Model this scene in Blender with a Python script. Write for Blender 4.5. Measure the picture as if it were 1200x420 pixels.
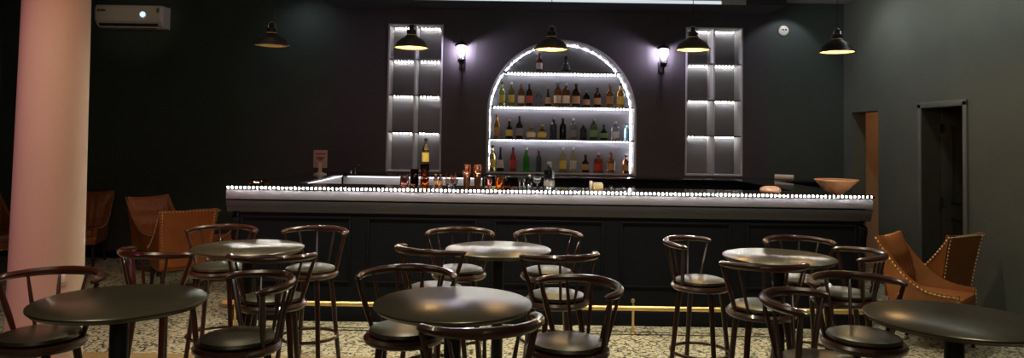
import bpy, bmesh, math, random
from mathutils import Vector, Matrix, geometry
random.seed(7)
PI = math.pi
C = bpy.context.scene.collection
for o in list(bpy.data.objects): bpy.data.objects.remove(o)

# ------------------------------------------------------------------ camera
F = 840.0; CX, CY = 600.0, 133.7
CAMZ = 1.6
camd = bpy.data.cameras.new('camera'); cam = bpy.data.objects.new('camera', camd); C.objects.link(cam)
camd.sensor_fit = 'HORIZONTAL'; camd.sensor_width = 36; camd.lens = F/1200*36
camd.shift_y = -(210-CY)/1200; camd.clip_start = .05; camd.clip_end = 60
RM = Matrix.Rotation(math.radians(92), 3, 'X') @ Matrix.Rotation(math.radians(.9), 3, 'Z')
cam.location = (0, 0, CAMZ); cam.rotation_euler = RM.to_euler()
bpy.context.scene.camera = cam
def pt(px, py, Y=None, Z=None):
    r = RM @ Vector(((px-CX)/F, -(py-CY)/F, -1))
    t = Y/r.y if Y is not None else (Z-CAMZ)/r.z
    return Vector((0, 0, CAMZ)) + r*t

# ------------------------------------------------------------------ world, exposure, room lights
sc = bpy.context.scene
w = bpy.data.worlds.new('world'); sc.world = w; w.use_nodes = True
w.node_tree.nodes['Background'].inputs[0].default_value = (.012, .013, .015, 1)
w.node_tree.nodes['Background'].inputs[1].default_value = 1
vs = sc.view_settings
vs.view_transform = 'Standard'; vs.look = 'None'; vs.exposure = 0; vs.gamma = 1; vs.use_curve_mapping = False

def spot(name, loc, target, power, col, angle, blend=.6, size=.05):
    l = bpy.data.lights.new(name, 'SPOT'); l.energy = power; l.color = col
    l.spot_size = math.radians(angle); l.spot_blend = blend; l.shadow_soft_size = size
    o = bpy.data.objects.new(name, l); C.objects.link(o); o.location = loc
    o.rotation_euler = (Vector(target)-Vector(loc)).to_track_quat('-Z', 'Y').to_euler()
    return o
def point(name, loc, power, col, size=.05):
    l = bpy.data.lights.new(name, 'POINT'); l.energy = power; l.color = col; l.shadow_soft_size = size
    o = bpy.data.objects.new(name, l); C.objects.link(o); o.location = loc; return o
def area(name, loc, target, power, col, sx, sy):
    l = bpy.data.lights.new(name, 'AREA'); l.energy = power; l.color = col; l.shape = 'RECTANGLE'; l.size = sx; l.size_y = sy
    o = bpy.data.objects.new(name, l); C.objects.link(o); o.location = loc
    o.rotation_euler = (Vector(target)-Vector(loc)).to_track_quat('-Z', 'Y').to_euler()
    return o
WARM = (1, .88, .63); AMBER = (1, .55, .2); COOL = (.86, .9, 1)
# ceiling downlights (their lamps hang above the frame)
for i, x in enumerate((-2.0, -.7, .6, 1.9)):
    spot('downlight', (x, 5.2, 3.36), (x, 5.35, 0), 170, WARM, 100, .8, .06)
for i, x in enumerate((-2.3, 0, 2.3)):
    spot('downlight', (x, 3.0, 3.36), (x, 3.3, 0), 60, WARM, 100, .8, .06)
spot('lounge_downlight', (-3.3, 6.1, 3.36), (-3.45, 7.6, .4), 60, (1, .78, .5), 60, .8, .06)
spot('corner_downlight', (3.6, 5.2, 3.36), (3.3, 6.0, .4), 15, (1, .75, .45), 56, .8, .06)
area('wall_wash', (3.55, 6.6, 3.37), (4.28, 6.6, 2.3), 16, (.92, .97, .92), 3.6, .12)
spot('wall_washer', (3.75, 8.2, 3.38), (4.28, 8.0, 1.9), 14, (.85, .88, 1), 130, 1, .08)
spot('wall_washer', (-2.75, 8.7, 3.38), (-2.6, 9.24, 2.4), 5, (.8, .95, 1), 130, 1, .05)
spot('wall_washer', (3.6, 8.8, 3.38), (3.45, 9.24, 2.4), 10, (.85, .9, 1), 90, .4, .02)
spot('column_spot', (-.9, 1.6, 3.3), (-2.8, 4.2, 1.0), 110, (1, .24, .10), 44, .35, .03)
spot('stage_light', (-4.2, 1.4, 1.9), (-2.8, 4.2, 1.3), 62, (1, .2, .45), 48, .5, .1)
spot('air_conditioner_fill', (-3.9, 5.6, 3.3), (-4.85, 9.2, 3.05), 26, (1, .85, .65), 20, 1, .03)  # added fill light to brighten the air conditioner, not a fitting of the room
area('room_fill', (0, -2.2, 3.2), (0, 5, .6), 40, (1, .94, .80), 3.0, 1.0)
point('hall_lamp', (5.35, 9.08, 2.1), 5, (1, .55, .28), .05)

# ------------------------------------------------------------------ materials
MATS = {}
def mat(name, col, rough=.5, metal=0, spec=.5, trans=0, emit=None, es=0, noise=None, bump=0, bscale=30, coat=0, ior=1.45):
    if name in MATS: return MATS[name]
    m = bpy.data.materials.new(name); m.use_nodes = True; nt = m.node_tree
    b = nt.nodes['Principled BSDF']
    c = (*col, 1)
    b.inputs['Base Color'].default_value = c
    b.inputs['Roughness'].default_value = rough; b.inputs['Metallic'].default_value = metal
    b.inputs['Specular IOR Level'].default_value = spec; b.inputs['Transmission Weight'].default_value = trans
    b.inputs['Coat Weight'].default_value = coat; b.inputs['IOR'].default_value = ior
    if emit: b.inputs['Emission Color'].default_value = (*emit, 1); b.inputs['Emission Strength'].default_value = es
    tc = nt.nodes.new('ShaderNodeTexCoord')
    if noise:
        sc_, amt, stretch = noise
        mp = nt.nodes.new('ShaderNodeMapping'); mp.inputs['Scale'].default_value = stretch
        nt.links.new(tc.outputs['Object'], mp.inputs[0])
        n = nt.nodes.new('ShaderNodeTexNoise'); n.inputs['Scale'].default_value = sc_; n.inputs['Detail'].default_value = 5
        nt.links.new(mp.outputs[0], n.inputs[0])
        r = nt.nodes.new('ShaderNodeMix'); r.data_type = 'RGBA'
        r.inputs[6].default_value = tuple(x*(1-amt) for x in col)+(1,); r.inputs[7].default_value = tuple(min(1, x*(1+amt)) for x in col)+(1,)
        nt.links.new(n.outputs[0], r.inputs[0]); nt.links.new(r.outputs[2], b.inputs['Base Color'])
    if bump:
        n2 = nt.nodes.new('ShaderNodeTexNoise'); n2.inputs['Scale'].default_value = bscale; n2.inputs['Detail'].default_value = 4
        nt.links.new(tc.outputs['Object'], n2.inputs[0])
        bp = nt.nodes.new('ShaderNodeBump'); bp.inputs['Strength'].default_value = bump; bp.inputs['Distance'].default_value = .01
        nt.links.new(n2.outputs[0], bp.inputs['Height']); nt.links.new(bp.outputs[0], b.inputs['Normal'])
    MATS[name] = m; return m
def led_mat(name, col, strength, period=.033, axis=0, duty=.5, low=.25):
    m = bpy.data.materials.new(name); m.use_nodes = True; nt = m.node_tree
    for n in list(nt.nodes): nt.nodes.remove(n)
    out = nt.nodes.new('ShaderNodeOutputMaterial'); e = nt.nodes.new('ShaderNodeEmission')
    e.inputs[0].default_value = (*col, 1)
    if axis is None: e.inputs[1].default_value = strength
    else:
        tc = nt.nodes.new('ShaderNodeTexCoord'); sp = nt.nodes.new('ShaderNodeSeparateXYZ'); nt.links.new(tc.outputs['Object'], sp.inputs[0])
        a = nt.nodes.new('ShaderNodeMath'); a.operation = 'MULTIPLY'; a.inputs[1].default_value = 1/period; nt.links.new(sp.outputs[axis], a.inputs[0])
        f = nt.nodes.new('ShaderNodeMath'); f.operation = 'FRACT'; nt.links.new(a.outputs[0], f.inputs[0])
        g = nt.nodes.new('ShaderNodeMath'); g.operation = 'LESS_THAN'; g.inputs[1].default_value = duty; nt.links.new(f.outputs[0], g.inputs[0])
        mr = nt.nodes.new('ShaderNodeMapRange'); mr.inputs[3].default_value = low*strength; mr.inputs[4].default_value = strength
        nt.links.new(g.outputs[0], mr.inputs[0]); nt.links.new(mr.outputs[0], e.inputs[1])
    nt.links.new(e.outputs[0], out.inputs[0]); return m

M_wall = mat('dark green wall paint', (.042, .054, .046), .62, noise=(3, .15, (1, 1, 1)), bump=.15, bscale=60)
M_wallr = mat('grey green wall paint', (.095, .105, .080), .7, noise=(2.5, .2, (1, 1, 1)), bump=.15, bscale=50)
M_wallbar = mat('plum black wall paint', (.050, .044, .050), .6, noise=(2, .15, (1, 1, 1)), bump=.12, bscale=60)
M_ceil = mat('white ceiling paint', (.42, .42, .42), .8, noise=(2, .05, (1, 1, 1)))
M_darkceil = mat('charcoal soffit paint', (.035, .034, .037), .7, noise=(2, .1, (1, 1, 1)))
M_cream = mat('cream plaster', (.55, .42, .28), .8, noise=(4, .1, (1, 1, 1)))
M_column = mat('pale column paint', (.60, .49, .40), .75, noise=(3, .05, (1, 1, 1)), bump=.1, bscale=80)
M_bar = mat('midnight lacquered panel', (.006, .007, .010), .55, spec=.12, noise=(3, .2, (1, 1, 6)), bump=.05)
M_fascia = mat('grey lavender counter edge', (.26, .25, .31), .45, noise=(6, .1, (1, 1, 1)))
M_crown = mat('slate lacquer moulding', (.055, .055, .072), .45, noise=(6, .1, (1, 1, 1)))
M_top = mat('black stone countertop', (.012, .012, .014), .12, noise=(30, .4, (1, 1, 1)), coat=.3)
M_white = mat('white laminate', (.75, .75, .78), .5, noise=(4, .04, (1, 1, 1)))
M_wood = mat('dark mahogany', (.042, .013, .007), .28, noise=(9, .45, (1, 1, 6)), coat=.35)
M_leather = mat('black brown leather', (.020, .015, .009), .33, spec=1.0, noise=(9, .2, (1, 1, 1)))
M_table = mat('espresso tabletop', (.040, .033, .019), .28, noise=(6, .35, (12, 1, 1)), spec=.9)
M_iron = mat('black cast iron', (.012, .012, .013), .45, metal=.4, noise=(20, .3, (1, 1, 1)))
M_brass = mat('polished brass', (.78, .56, .24), .38, metal=1, noise=(8, .1, (1, 1, 1)))
M_nail = mat('brass nailhead', (.85, .68, .40), .3, metal=.9, noise=(50, .1, (1, 1, 1)))
M_tan = mat('cognac leather', (.24, .082, .020), .42, noise=(8, .35, (1, 1, 1)), bump=.3, bscale=90)
M_chairleg = mat('ebonised wood', (.02, .012, .008), .35, noise=(9, .3, (1, 1, 6)))
M_glassshelf = mat('smoked glass shelf', (.10, .11, .10), .15, noise=(5, .1, (1, 1, 1)))
M_niche = mat('charcoal niche panel', (.15, .145, .165), .55, noise=(4, .1, (1, 1, 1)))
M_nichef = mat('grey niche frame', (.42, .42, .44), .5, noise=(4, .1, (1, 1, 1)))
M_pend = mat('black enamel', (.010, .010, .010), .35, noise=(10, .2, (1, 1, 1)))
M_pin = mat('pale gilt reflector', (.9, .66, .28), .5, noise=(10, .1, (1, 1, 1)))
M_chrome = mat('chrome', (.7, .7, .7), .18, metal=1, noise=(10, .05, (1, 1, 1)))
M_copper = mat('copper', (.75, .33, .2), .25, metal=1, noise=(20, .15, (1, 1, 1)))
M_frame = mat('grey painted frame', (.13, .135, .115), .5, noise=(6, .1, (1, 1, 1)))
M_door = mat('dark olive door', (.040, .040, .028), .6, noise=(5, .2, (1, 1, 5)))
M_ac = mat('off white plastic', (.62, .54, .46), .45, noise=(4, .04, (1, 1, 1)))
M_black = mat('black plastic', (.01, .01, .01), .5, noise=(10, .2, (1, 1, 1)))
M_acled = mat('air conditioner display', (.5, .7, 1), .5, emit=(.5, .72, 1), es=1.6)
M_led = led_mat('cool led tape', (1, .97, .86), 130, low=0, duty=.36, period=.036)
M_ledz = led_mat('cool led tape upright', (.95, .95, 1), 13, axis=2)
M_ledn = led_mat('niche led tape', (.95, .96, 1), 46, period=.044, duty=.42, low=0)
M_leda = led_mat('arch led tape', (.93, .95, 1), 11, period=.028, axis=0)
M_ledwhite = led_mat('niche led warm white', (1, .98, .88), 46, period=.044, duty=.42, low=0)
M_bulb = led_mat('warm filament bulb', (1, .55, .16), 26, axis=None)
M_lantern = led_mat('lavender lantern lamp', (.86, .74, 1), 14, axis=None)
M_lglass = mat('lantern glass', (.9, .85, 1), .1, noise=(10, .02, (1, 1, 1)), ior=1.1)
M_lglass.node_tree.nodes['Principled BSDF'].inputs['Alpha'].default_value = .05

for m_ in (M_table, M_leather): m_.node_tree.nodes['Principled BSDF'].inputs['Specular Tint'].default_value = (1, .95, .72, 1)
def floor_material():
    m = bpy.data.materials.new('cream and black mosaic tile'); m.use_nodes = True; nt = m.node_tree; b = nt.nodes['Principled BSDF']
    N = nt.nodes.new; L = nt.links.new
    tc = N('ShaderNodeTexCoord')
    v = N('ShaderNodeTexVoronoi'); v.feature = 'DISTANCE_TO_EDGE'; v.inputs['Scale'].default_value = 16; v.inputs['Randomness'].default_value = .75; L(tc.outputs['Object'], v.inputs[0])
    n = N('ShaderNodeTexNoise'); n.inputs['Scale'].default_value = 38; n.inputs['Detail'].default_value = 2; L(tc.outputs['Object'], n.inputs[0])
    v2 = N('ShaderNodeTexVoronoi'); v2.feature = 'F1'; v2.inputs['Scale'].default_value = 34; v2.inputs['Randomness'].default_value = .6; L(tc.outputs['Object'], v2.inputs[0])
    a = N('ShaderNodeMath'); a.operation = 'LESS_THAN'; a.inputs[1].default_value = .10; L(v.outputs['Distance'], a.inputs[0])
    g = N('ShaderNodeMath'); g.operation = 'GREATER_THAN'; g.inputs[1].default_value = .475; L(n.outputs[0], g.inputs[0])
    an = N('ShaderNodeMath'); an.operation = 'MULTIPLY'; L(a.outputs[0], an.inputs[0]); L(g.outputs[0], an.inputs[1])
    d = N('ShaderNodeMath'); d.operation = 'LESS_THAN'; d.inputs[1].default_value = .215; L(v2.outputs['Distance'], d.inputs[0])
    mx = N('ShaderNodeMath'); mx.operation = 'MAXIMUM'; L(an.outputs[0], mx.inputs[0]); L(d.outputs[0], mx.inputs[1])
    mix = N('ShaderNodeMix'); mix.data_type = 'RGBA'; mix.inputs[6].default_value = (.50, .47, .34, 1); mix.inputs[7].default_value = (.035, .035, .032, 1)
    L(mx.outputs[0], mix.inputs[0]); L(mix.outputs[2], b.inputs['Base Color']); b.inputs['Roughness'].default_value = .45
    return m
M_floor = floor_material()
M_strip = mat('ochre wood threshold', (.30, .21, .10), .5, noise=(5, .2, (1, 12, 1)))
M_blacktile = mat('black border tile', (.02, .02, .02), .4, noise=(20, .3, (1, 1, 1)))

# ------------------------------------------------------------------ mesh helpers
def obj(name, bm, m, parent=None, smooth=True, angle=40):
    me = bpy.data.meshes.new(name)
    bmesh.ops.recalc_face_normals(bm, faces=bm.faces)
    bm.to_mesh(me); bm.free()
    o = bpy.data.objects.new(name, me); C.objects.link(o)
    if m: me.materials.append(m)
    if smooth:
        for p in me.polygons: p.use_smooth = True
        me.set_sharp_from_angle(angle=math.radians(angle))
    if parent: o.parent = parent
    return o
def tag(o, label, cat, group=None):
    o['label'] = label; o['category'] = cat
    if group: o['group'] = group
    return o
def thing(name, label, cat, loc=(0, 0, 0), rz=0, group=None):
    o = bpy.data.objects.new(name, None); C.objects.link(o); o.location = loc; o.rotation_euler = (0, 0, rz); o.empty_display_size = .1
    return tag(o, label, cat, group)
def struct(name, bm, m, smooth=False):
    o = obj(name, bm, m, None, smooth); o['kind'] = 'structure'; return o
def dup(root, loc, rz, label, group=None):
    r = root.copy(); C.objects.link(r); r.location = loc; r.rotation_euler = (0, 0, rz); r['label'] = label
    if group: r['group'] = group
    for ch in list(root.children):
        c = ch.copy(); C.objects.link(c); c.parent = r
        for g in ch.children:
            d = g.copy(); C.objects.link(d); d.parent = c
    return r
def box(bm, x0, x1, y0, y1, z0, z1, bev=0):
    r = bmesh.ops.create_cube(bm, size=1)
    for v in r['verts']:
        v.co = Vector(((x0+x1)/2+v.co.x*(x1-x0), (y0+y1)/2+v.co.y*(y1-y0), (z0+z1)/2+v.co.z*(z1-z0)))
    if bev:
        es = list({e for v in r['verts'] for e in v.link_edges})
        bmesh.ops.bevel(bm, geom=es, offset=bev, segments=2, affect='EDGES', profile=.5)
    return bm
def B(*a, bev=0):
    bm = bmesh.new(); box(bm, *a, bev=bev); return bm
def lathe(bm, prof, n=24, c=(0, 0, 0), cap=True):
    rings = []
    for r, z in prof:
        if r < 1e-5: rings.append([bm.verts.new((c[0], c[1], c[2]+z))])
        else: rings.append([bm.verts.new((c[0]+r*math.cos(2*PI*k/n), c[1]+r*math.sin(2*PI*k/n), c[2]+z)) for k in range(n)])
    for a, b in zip(rings, rings[1:]):
        for k in range(n):
            k2 = (k+1) % n
            if len(a) == 1 and len(b) == 1: continue
            if len(a) == 1: bm.faces.new((a[0], b[k], b[k2]))
            elif len(b) == 1: bm.faces.new((a[k], a[k2], b[0]))
            else: bm.faces.new((a[k], a[k2], b[k2], b[k]))
    if cap:
        if len(rings[0]) > 1: bm.faces.new(rings[0][::-1])
        if len(rings[-1]) > 1: bm.faces.new(rings[-1])
    return bm
def L_(prof, n=24, c=(0, 0, 0), cap=True):
    return lathe(bmesh.new(), prof, n, c, cap)
def sweep(bm, path, sec, closed=False, up=Vector((0, 0, 1))):
    """sec(i, t) -> list of (side, up) offsets"""
    n = len(path); rings = []
    for i, p in enumerate(path):
        p = Vector(p)
        a = Vector(path[(i-1) % n] if (closed or i > 0) else path[0]); b = Vector(path[(i+1) % n] if (closed or i < n-1) else path[-1])
        t = (b-a).normalized()
        u = up
        if abs(t.dot(u)) > .95: u = Vector((0, 1, 0))
        s = t.cross(u).normalized(); v = s.cross(t).normalized()
        rings.append([bm.verts.new(p+s*x+v*y) for x, y in sec(i, i/(n-1))])
    m = len(rings[0]); rng = range(n) if closed else range(n-1)
    for i in rng:
        a, b = rings[i], rings[(i+1) % n]
        for k in range(m):
            k2 = (k+1) % m; bm.faces.new((a[k], a[k2], b[k2], b[k]))
    if not closed: bm.faces.new(rings[0][::-1]); bm.faces.new(rings[-1])
    return bm
def circ(r, n=10): return [(r*math.cos(2*PI*k/n), r*math.sin(2*PI*k/n)) for k in range(n)]
def tube(bm, path, r, n=10, closed=False):
    rf = r if callable(r) else (lambda t: r)
    return sweep(bm, path, lambda i, t: circ(rf(t), n), closed)
def T(path, r, n=10, closed=False): return tube(bmesh.new(), path, r, n, closed)
def rsec(w, h, k=.35):  # rounded rect section
    a, b = w/2, h/2; ca, cb = a*k, b*k
    return [(a, b-cb), (a-ca, b), (-a+ca, b), (-a, b-cb), (-a, -b+cb), (-a+ca, -b), (a-ca, -b), (a, -b+cb)]

# ------------------------------------------------------------------ room
DB = 9.24; XR = 4.28; XL = -6.6; ZC = 3.42; YF = -3.5
struct('floor', B(XL-.2, XR+2.0, YF, DB+.5, -.12, 0), M_floor)
fl = struct('trim_1', B(-2.6, 3.3, 5.965, 5.985, 0, .003), M_blacktile)
struct('trim_2', B(XL, XR, 5.08, 5.26, 0, .004), M_strip)
struct('ceiling', B(XL-.2, XR+.2, YF, DB+.5, ZC, ZC+.12), M_ceil)
struct('wall_left', B(XL-.2, XL, YF, DB, 0, ZC), M_wall)
struct('wall_front', B(XL-.2, XR+.2, YF-.2, YF, 0, ZC), M_wall)

# back wall with an arched niche and two rectangular niches
NL = (-1.615, -.905, 1.155, 3.07); NR = (2.235, 2.975, 1.165, 3.085)
AX0, AX1, AZ0, AZS = -.325, 1.605, 1.155, 1.93; AR = (AX1-AX0)/2; ACX = (AX0+AX1)/2
def arch_pts(grow=0, n=28, z0=AZ0):
    p = [(AX0-grow, z0-grow), (AX1+grow, z0-grow)]
    for k in range(n+1):
        a = PI*k/n; p.append((ACX+(AR+grow)*math.cos(a), AZS+(AR+grow)*math.sin(a)))
    return p
def holed_wall(bm, x0, x1, z0, z1, holes, y, yb):
    loops = [[(x0, z0), (x1, z0), (x1, z1), (x0, z1)]]+holes
    flat = [p for l in loops for p in l]
    tris = geometry.tessellate_polygon([[Vector((a, b, 0)) for a, b in l] for l in loops])
    vf = [bm.verts.new((a, y, b)) for a, b in flat]
    for t in tris:
        try: bm.faces.new([vf[i] for i in t])
        except ValueError: pass
    i0 = 0
    for l in loops:
        n = len(l); vb = [bm.verts.new((a, yb, b)) for a, b in l]
        for k in range(n): bm.faces.new((vf[i0+k], vf[i0+(k+1) % n], vb[(k+1) % n], vb[k]))
        i0 += n
    return bm
def rect(r): return [(r[0], r[2]), (r[1], r[2]), (r[1], r[3]), (r[0], r[3])]
WX0, WX1 = -2.30, 3.30       # the plum bar section of the back wall
bm = holed_wall(bmesh.new(), WX0, WX1, 0, ZC, [rect(NL), rect(NR), arch_pts()], DB, DB+.34)
box(bm, WX0, WX1, DB+.345, DB+.4, 0, ZC)
struct('wall_back', bm, M_wallbar)
struct('wall_back_lounge', B(XL-.2, WX0, DB, DB+.34, 0, ZC), M_wall)
struct('wall_back_corner', B(WX1, XR+.2, DB, DB+.34, 0, ZC), M_wall)
struct('baseboard_back', B(XL, -2.5, DB-.015, DB, 0, .09), M_bar)
# dropped soffit over the bar
struct('trim_3', B(WX0, WX1, 8.62, DB-.001, 3.27, ZC-.001), M_darkceil)
struct('trim_4', B(WX0+.9, WX1-.5, 8.585, 8.615, 3.265, ZC-.001), M_ceil)

cv = obj('cove_light', B(-1.2, 2.5, 8.575, 8.584, 3.262, 3.30), led_mat('cove light', (.85, .93, 1), .8, axis=None), None, False); tag(cv, 'long thin white cove light above the bar, at the ceiling edge', 'light')
# right wall with a passage and a doorway
bm = bmesh.new(); t = .18
O1 = (8.37, 9.03); D2 = (6.77, 7.49)
for y0, y1 in ((YF, D2[0]), (D2[1], O1[0]), (O1[1], DB)): box(bm, XR, XR+t, y0, y1, 0, ZC)
for y0, y1 in (D2, O1): box(bm, XR, XR+t, y0, y1, 2.0, ZC)
struct('wall_right', bm, M_wallr)
bm = bmesh.new(); box(bm, XR+t, XR+1.6, 9.30, 9.4, 0, 2.5); struct('wall_hall_end', bm, M_cream)
bm = bmesh.new(); box(bm, XR+1.6, XR+1.7, 5.6, 9.4, 0, 2.5); struct('wall_hall_side', bm, M_cream)
bm = bmesh.new(); box(bm, XR+t, XR+1.7, 5.6, 9.4, 2.5, 2.6); struct('ceiling_hall', bm, M_cream)
bm = bmesh.new(); box(bm, XR+t, XR+1.7, 5.5, 5.6, 0, 2.5); struct('wall_hall_near', bm, M_cream)
bm = bmesh.new(); box(bm, XR+t, XR+1.6, 8.0, 8.1, 0, 2.5); struct('wall_hall_light_block', bm, M_cream)  # unseen blocker, added to keep the hall lamp's light out of the doorway
# door frame
dr = thing('doorway', None, None); del dr['label']; del dr['category']; dr.name = 'door_1'; dr['kind'] = 'structure'
dr.location = (XR, 7.13, 0)
bm = bmesh.new()
for y0, y1, z0, z1 in ((D2[0]-.045, D2[0]+.012, 0, 2.03), (D2[1]-.012, D2[1]+.045, 0, 2.03), (D2[0]-.045, D2[1]+.045, 1.985, 2.045)):
    box(bm, -.018, -.001, y0-7.13, y1-7.13, z0, z1, bev=.004)
obj('door_frame', bm, M_frame, dr)
bm = bmesh.new()
for y0, y1, z0, z1 in ((D2[0], D2[0]+.012, 0, 1.99), (D2[1]-.012, D2[1], 0, 1.99), (D2[0], D2[1], 1.988, 2.0)):
    box(bm, 0, t+.01, y0-7.13, y1-7.13, z0, z1)
obj('door_lining', bm, M_door, dr)
bm = B(t+.012, t+.70, .315, .355, .01, 1.98, bev=.003)
leaf = obj('door_leaf', bm, M_door, dr)
bm = bmesh.new()
for z0, z1 in ((.2, .85), (1.0, 1.8)):
    for a in ((t+.10, t+.60, z0, z0+.02), (t+.10, t+.60, z1-.02, z1)): box(bm, a[0], a[1], .306, .316, a[2], a[3])
    for a in (t+.10, t+.58): box(bm, a, a+.02, .306, .316, z0, z1)
obj('door_moulding', bm, M_door, leaf)
for z in (.35, 1.02, 1.78):
    obj('hinge', B(t-.03, t+.03, .30, .325, z-.05, z+.05, bev=.003), M_chrome, dr)

# ------------------------------------------------------------------ column
cp = pt(57.5, 250, Y=4.2)
col = thing('round_column', 'thick round pale column glowing pink and peach at the left', 'column', (cp.x, cp.y, 0))
obj('shaft', L_([(.200, 0), (.195, .25), (.183, 1.4), (.172, 2.6), (.169, ZC-.002)], 64), M_column, col)
a = math.radians(-35)
bm = B(-.028, .028, -.006, .006, -.045, .045, bev=.003); 
sw = obj('switch_plate', bm, M_column, col); sw.location = (.1905*math.cos(a), .1905*math.sin(a), .77); sw.rotation_euler = (0, 0, a+PI/2)
bm = B(-.014, .014, -.005, .005, -.022, .022, bev=.002)
s2 = obj('rocker', bm, M_white, sw); s2.location = (0, -.006, 0)

# ------------------------------------------------------------------ bar counter
BX0, BX1, BY = -2.47, 3.14, 6.20
HT = 1.15
bar = thing('bar_counter', 'long dark panelled bar counter edged with white led lights', 'bar counter', (.33, BY, 0))
def bp(name, bm, m, par=bar, sm=True):
    bmesh.ops.translate(bm, verts=bm.verts, vec=(-.33, -BY, 0)); return obj(name, bm, m, par, sm)
bm = bmesh.new()   # worktop: front run and two wings
for x0, x1, y0, y1 in ((BX0, BX1, BY, BY+.62), (BX0, BX0+.46, BY+.62, 8.68), (BX1-.46, BX1, BY+.62, 8.68)):
    box(bm, x0, x1, y0, y1, HT-.018, HT)
bp('countertop', bm, M_top)
bm = bmesh.new()
box(bm, BX0+.012, BX1-.012, BY+.004, BY+.05, HT-.105, HT-.018, bev=.006)
box(bm, BX0+.012, BX0+.05, BY+.05, 8.66, HT-.105, HT-.018); box(bm, BX1-.05, BX1-.012, BY+.05, 8.66, HT-.105, HT-.018)
bp('fascia', bm, M_fascia)
bm = B(BX0+.01, BX1-.01, BY-.006, BY-.0005, HT-.011, HT+.004)
bp('led_strip', bm, M_led, sm=False)
bm = bmesh.new()
prof = [(BY+.012, HT-.128), (BY+.012, HT-.118), (BY+.055, HT-.116), (BY+.055, HT-.22), (BY+.045, HT-.215), (BY+.03, HT-.17)]
vs0 = [bm.verts.new((BX0+.012, y, z)) for y, z in prof]; vs1 = [bm.verts.new((BX1-.012, y, z)) for y, z in prof]
for k in range(6): bm.faces.new((vs0[k], vs0[(k+1) % 6], vs1[(k+1) % 6], vs1[k]))
bm.faces.new(vs0); bm.faces.new(vs1[::-1])
bp('crown_moulding', bm, M_crown)
bm = bmesh.new()
box(bm, BX0+.06, BX1-.06, BY+.06, BY+.16, .0, HT-.018)
box(bm, BX0+.06, BX0+.14, BY+.16, 8.66, 0, HT-.018); box(bm, BX1-.14, BX1-.06, BY+.16, 8.66, 0, HT-.018)
bp('body', bm, M_bar)
npan = 5; pw = (BX1-BX0-.12)/npan
for k in range(npan):
    x0 = BX0+.06+k*pw+.07; x1 = x0+pw-.14; z0, z1 = .33, .90
    f = bmesh.new()
    for a in ((x0, x1, z0, z0+.02), (x0, x1, z1-.02, z1), (x0, x0+.02, z0+.02, z1-.02), (x1-.02, x1, z0+.02, z1-.02)): box(f, a[0], a[1], BY+.047, BY+.062, a[2], a[3], bev=.004)
    bp('panel_moulding', f, M_bar)
bp('plinth', B(BX0+.055, BX1-.055, BY+.045, BY+.062, 0, .12, bev=.004), M_bar)
for xs in (BX1-.09, BX0+.09):
    f = bmesh.new(); pth = [(xs, BY+.052, .93), (xs, BY+.034, .88), (xs, BY+.028, .84), (xs, BY+.046, .78), (xs, BY+.05, .70)]
    sweep(f, pth, lambda i, t: rsec(.07, (.035, .045, .04, .03, .02)[i])); bp('corbel', f, M_bar)
# inner lit face of the left wing
bm = B(BX0+.142, BX0+.435, BY+.66, 8.64, .3, HT-.0185); 
lw = bp('inner_panel', bm, M_white)
bp('led_strip', B(BX0+.445, BX0+.455, BY+.64, 8.6, HT-.026, HT-.018), led_mat('wing led tape', (.93, .93, 1), 5, axis=1), sm=False)

# foot rail
rail = thing('foot_rail', 'brass foot rail running along the base of the bar', 'foot rail', (0, 6.0, 0))
obj('rail', T([(BX0+.1, 0, .21), (BX1-.1, 0, .21)], .021, 16), M_brass, rail)
for x in (BX0+.2, -.62, 1.03, 2.62):
    bm = T([(x, 0, 0), (x, 0, .185), (x, -.004, .235), (x, .012, .262)], .011, 10); lathe(bm, [(.03, 0), (.03, .006), (.013, .014)], 16, (x, 0, 0))
    lathe(bm, [(.0, -.02), (.014, -.014), (.018, 0), (.014, .014), (0, .02)], 12, (x, .012, .268))
    obj('bracket', bm, M_brass, rail)

# back counter
bc = thing('back_counter', 'low cabinet run with a lit white front behind the bar', 'cabinet', (.7, 8.97, 0))
bm = B(-3.17+.01, 3.4, -.27, .265, 1.12, 1.145, bev=.003); obj('worktop', bm, M_top, bc)
obj('cabinet', B(-3.15, 3.38, -.2, .26, 0, 1.12), M_bar, bc)
obj('white_front', B(-2.74, -1.05, -.215, -.2, .5, 1.115), M_white, bc)['label'] = 'glowing white front panel'
obj('led_strip', B(-2.68, -1.05, -.262, -.248, 1.108, 1.119), led_mat('counter led tape', (.95, .95, 1), 4), bc, False)

# ------------------------------------------------------------------ niches
def side_unit(r, label, zs):
    x0, x1, z0, z1 = r; cx = (x0+x1)/2
    t_ = thing('display_shelf_unit', label, 'shelf unit', (cx, DB, z0), group='recessed shelf units beside the arch')
    h = z1-z0; w = x1-x0
    obj('back_panel', B(-w/2+.004, w/2-.004, .29, .30, .004, h-.004), M_niche, t_)
    f = bmesh.new(); 
    for a in ((-w/2+.001, -w/2+.022, 0, h), (w/2-.022, w/2-.001, 0, h), (-w/2+.022, w/2-.022, .001, .018), (-w/2+.022, w/2-.022, h-.018, h-.001)): box(f, a[0], a[1], -.006, .29, a[2], a[3])
    obj('frame', f, M_nichef, t_)
    obj('divider', B(-.011, .011, .0, .29, .018, h-.018), M_nichef, t_)
    tops = [z-z0 for z in zs]
    for z in tops:
        s = obj('shelf', B(-w/2+.023, w/2-.023, .0, .288, z-.008, z+.008), M_glassshelf, t_)
        for a, b in ((-w/2+.03, -.02), (.02, w/2-.03)): obj('led_strip', B(a, b, .25, .275, z-.015, z-.008), M_ledwhite, s, False)
    for a, b in ((-w/2+.03, -.02), (.02, w/2-.03)): obj('led_strip', B(a, b, .25, .275, h-.026, h-.019), M_ledwhite, t_, False)
    return t_
side_unit(NL, 'recessed eight cell shelf unit, empty and lit, left of the arch', (2.61, 2.145, 1.665))
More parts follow.
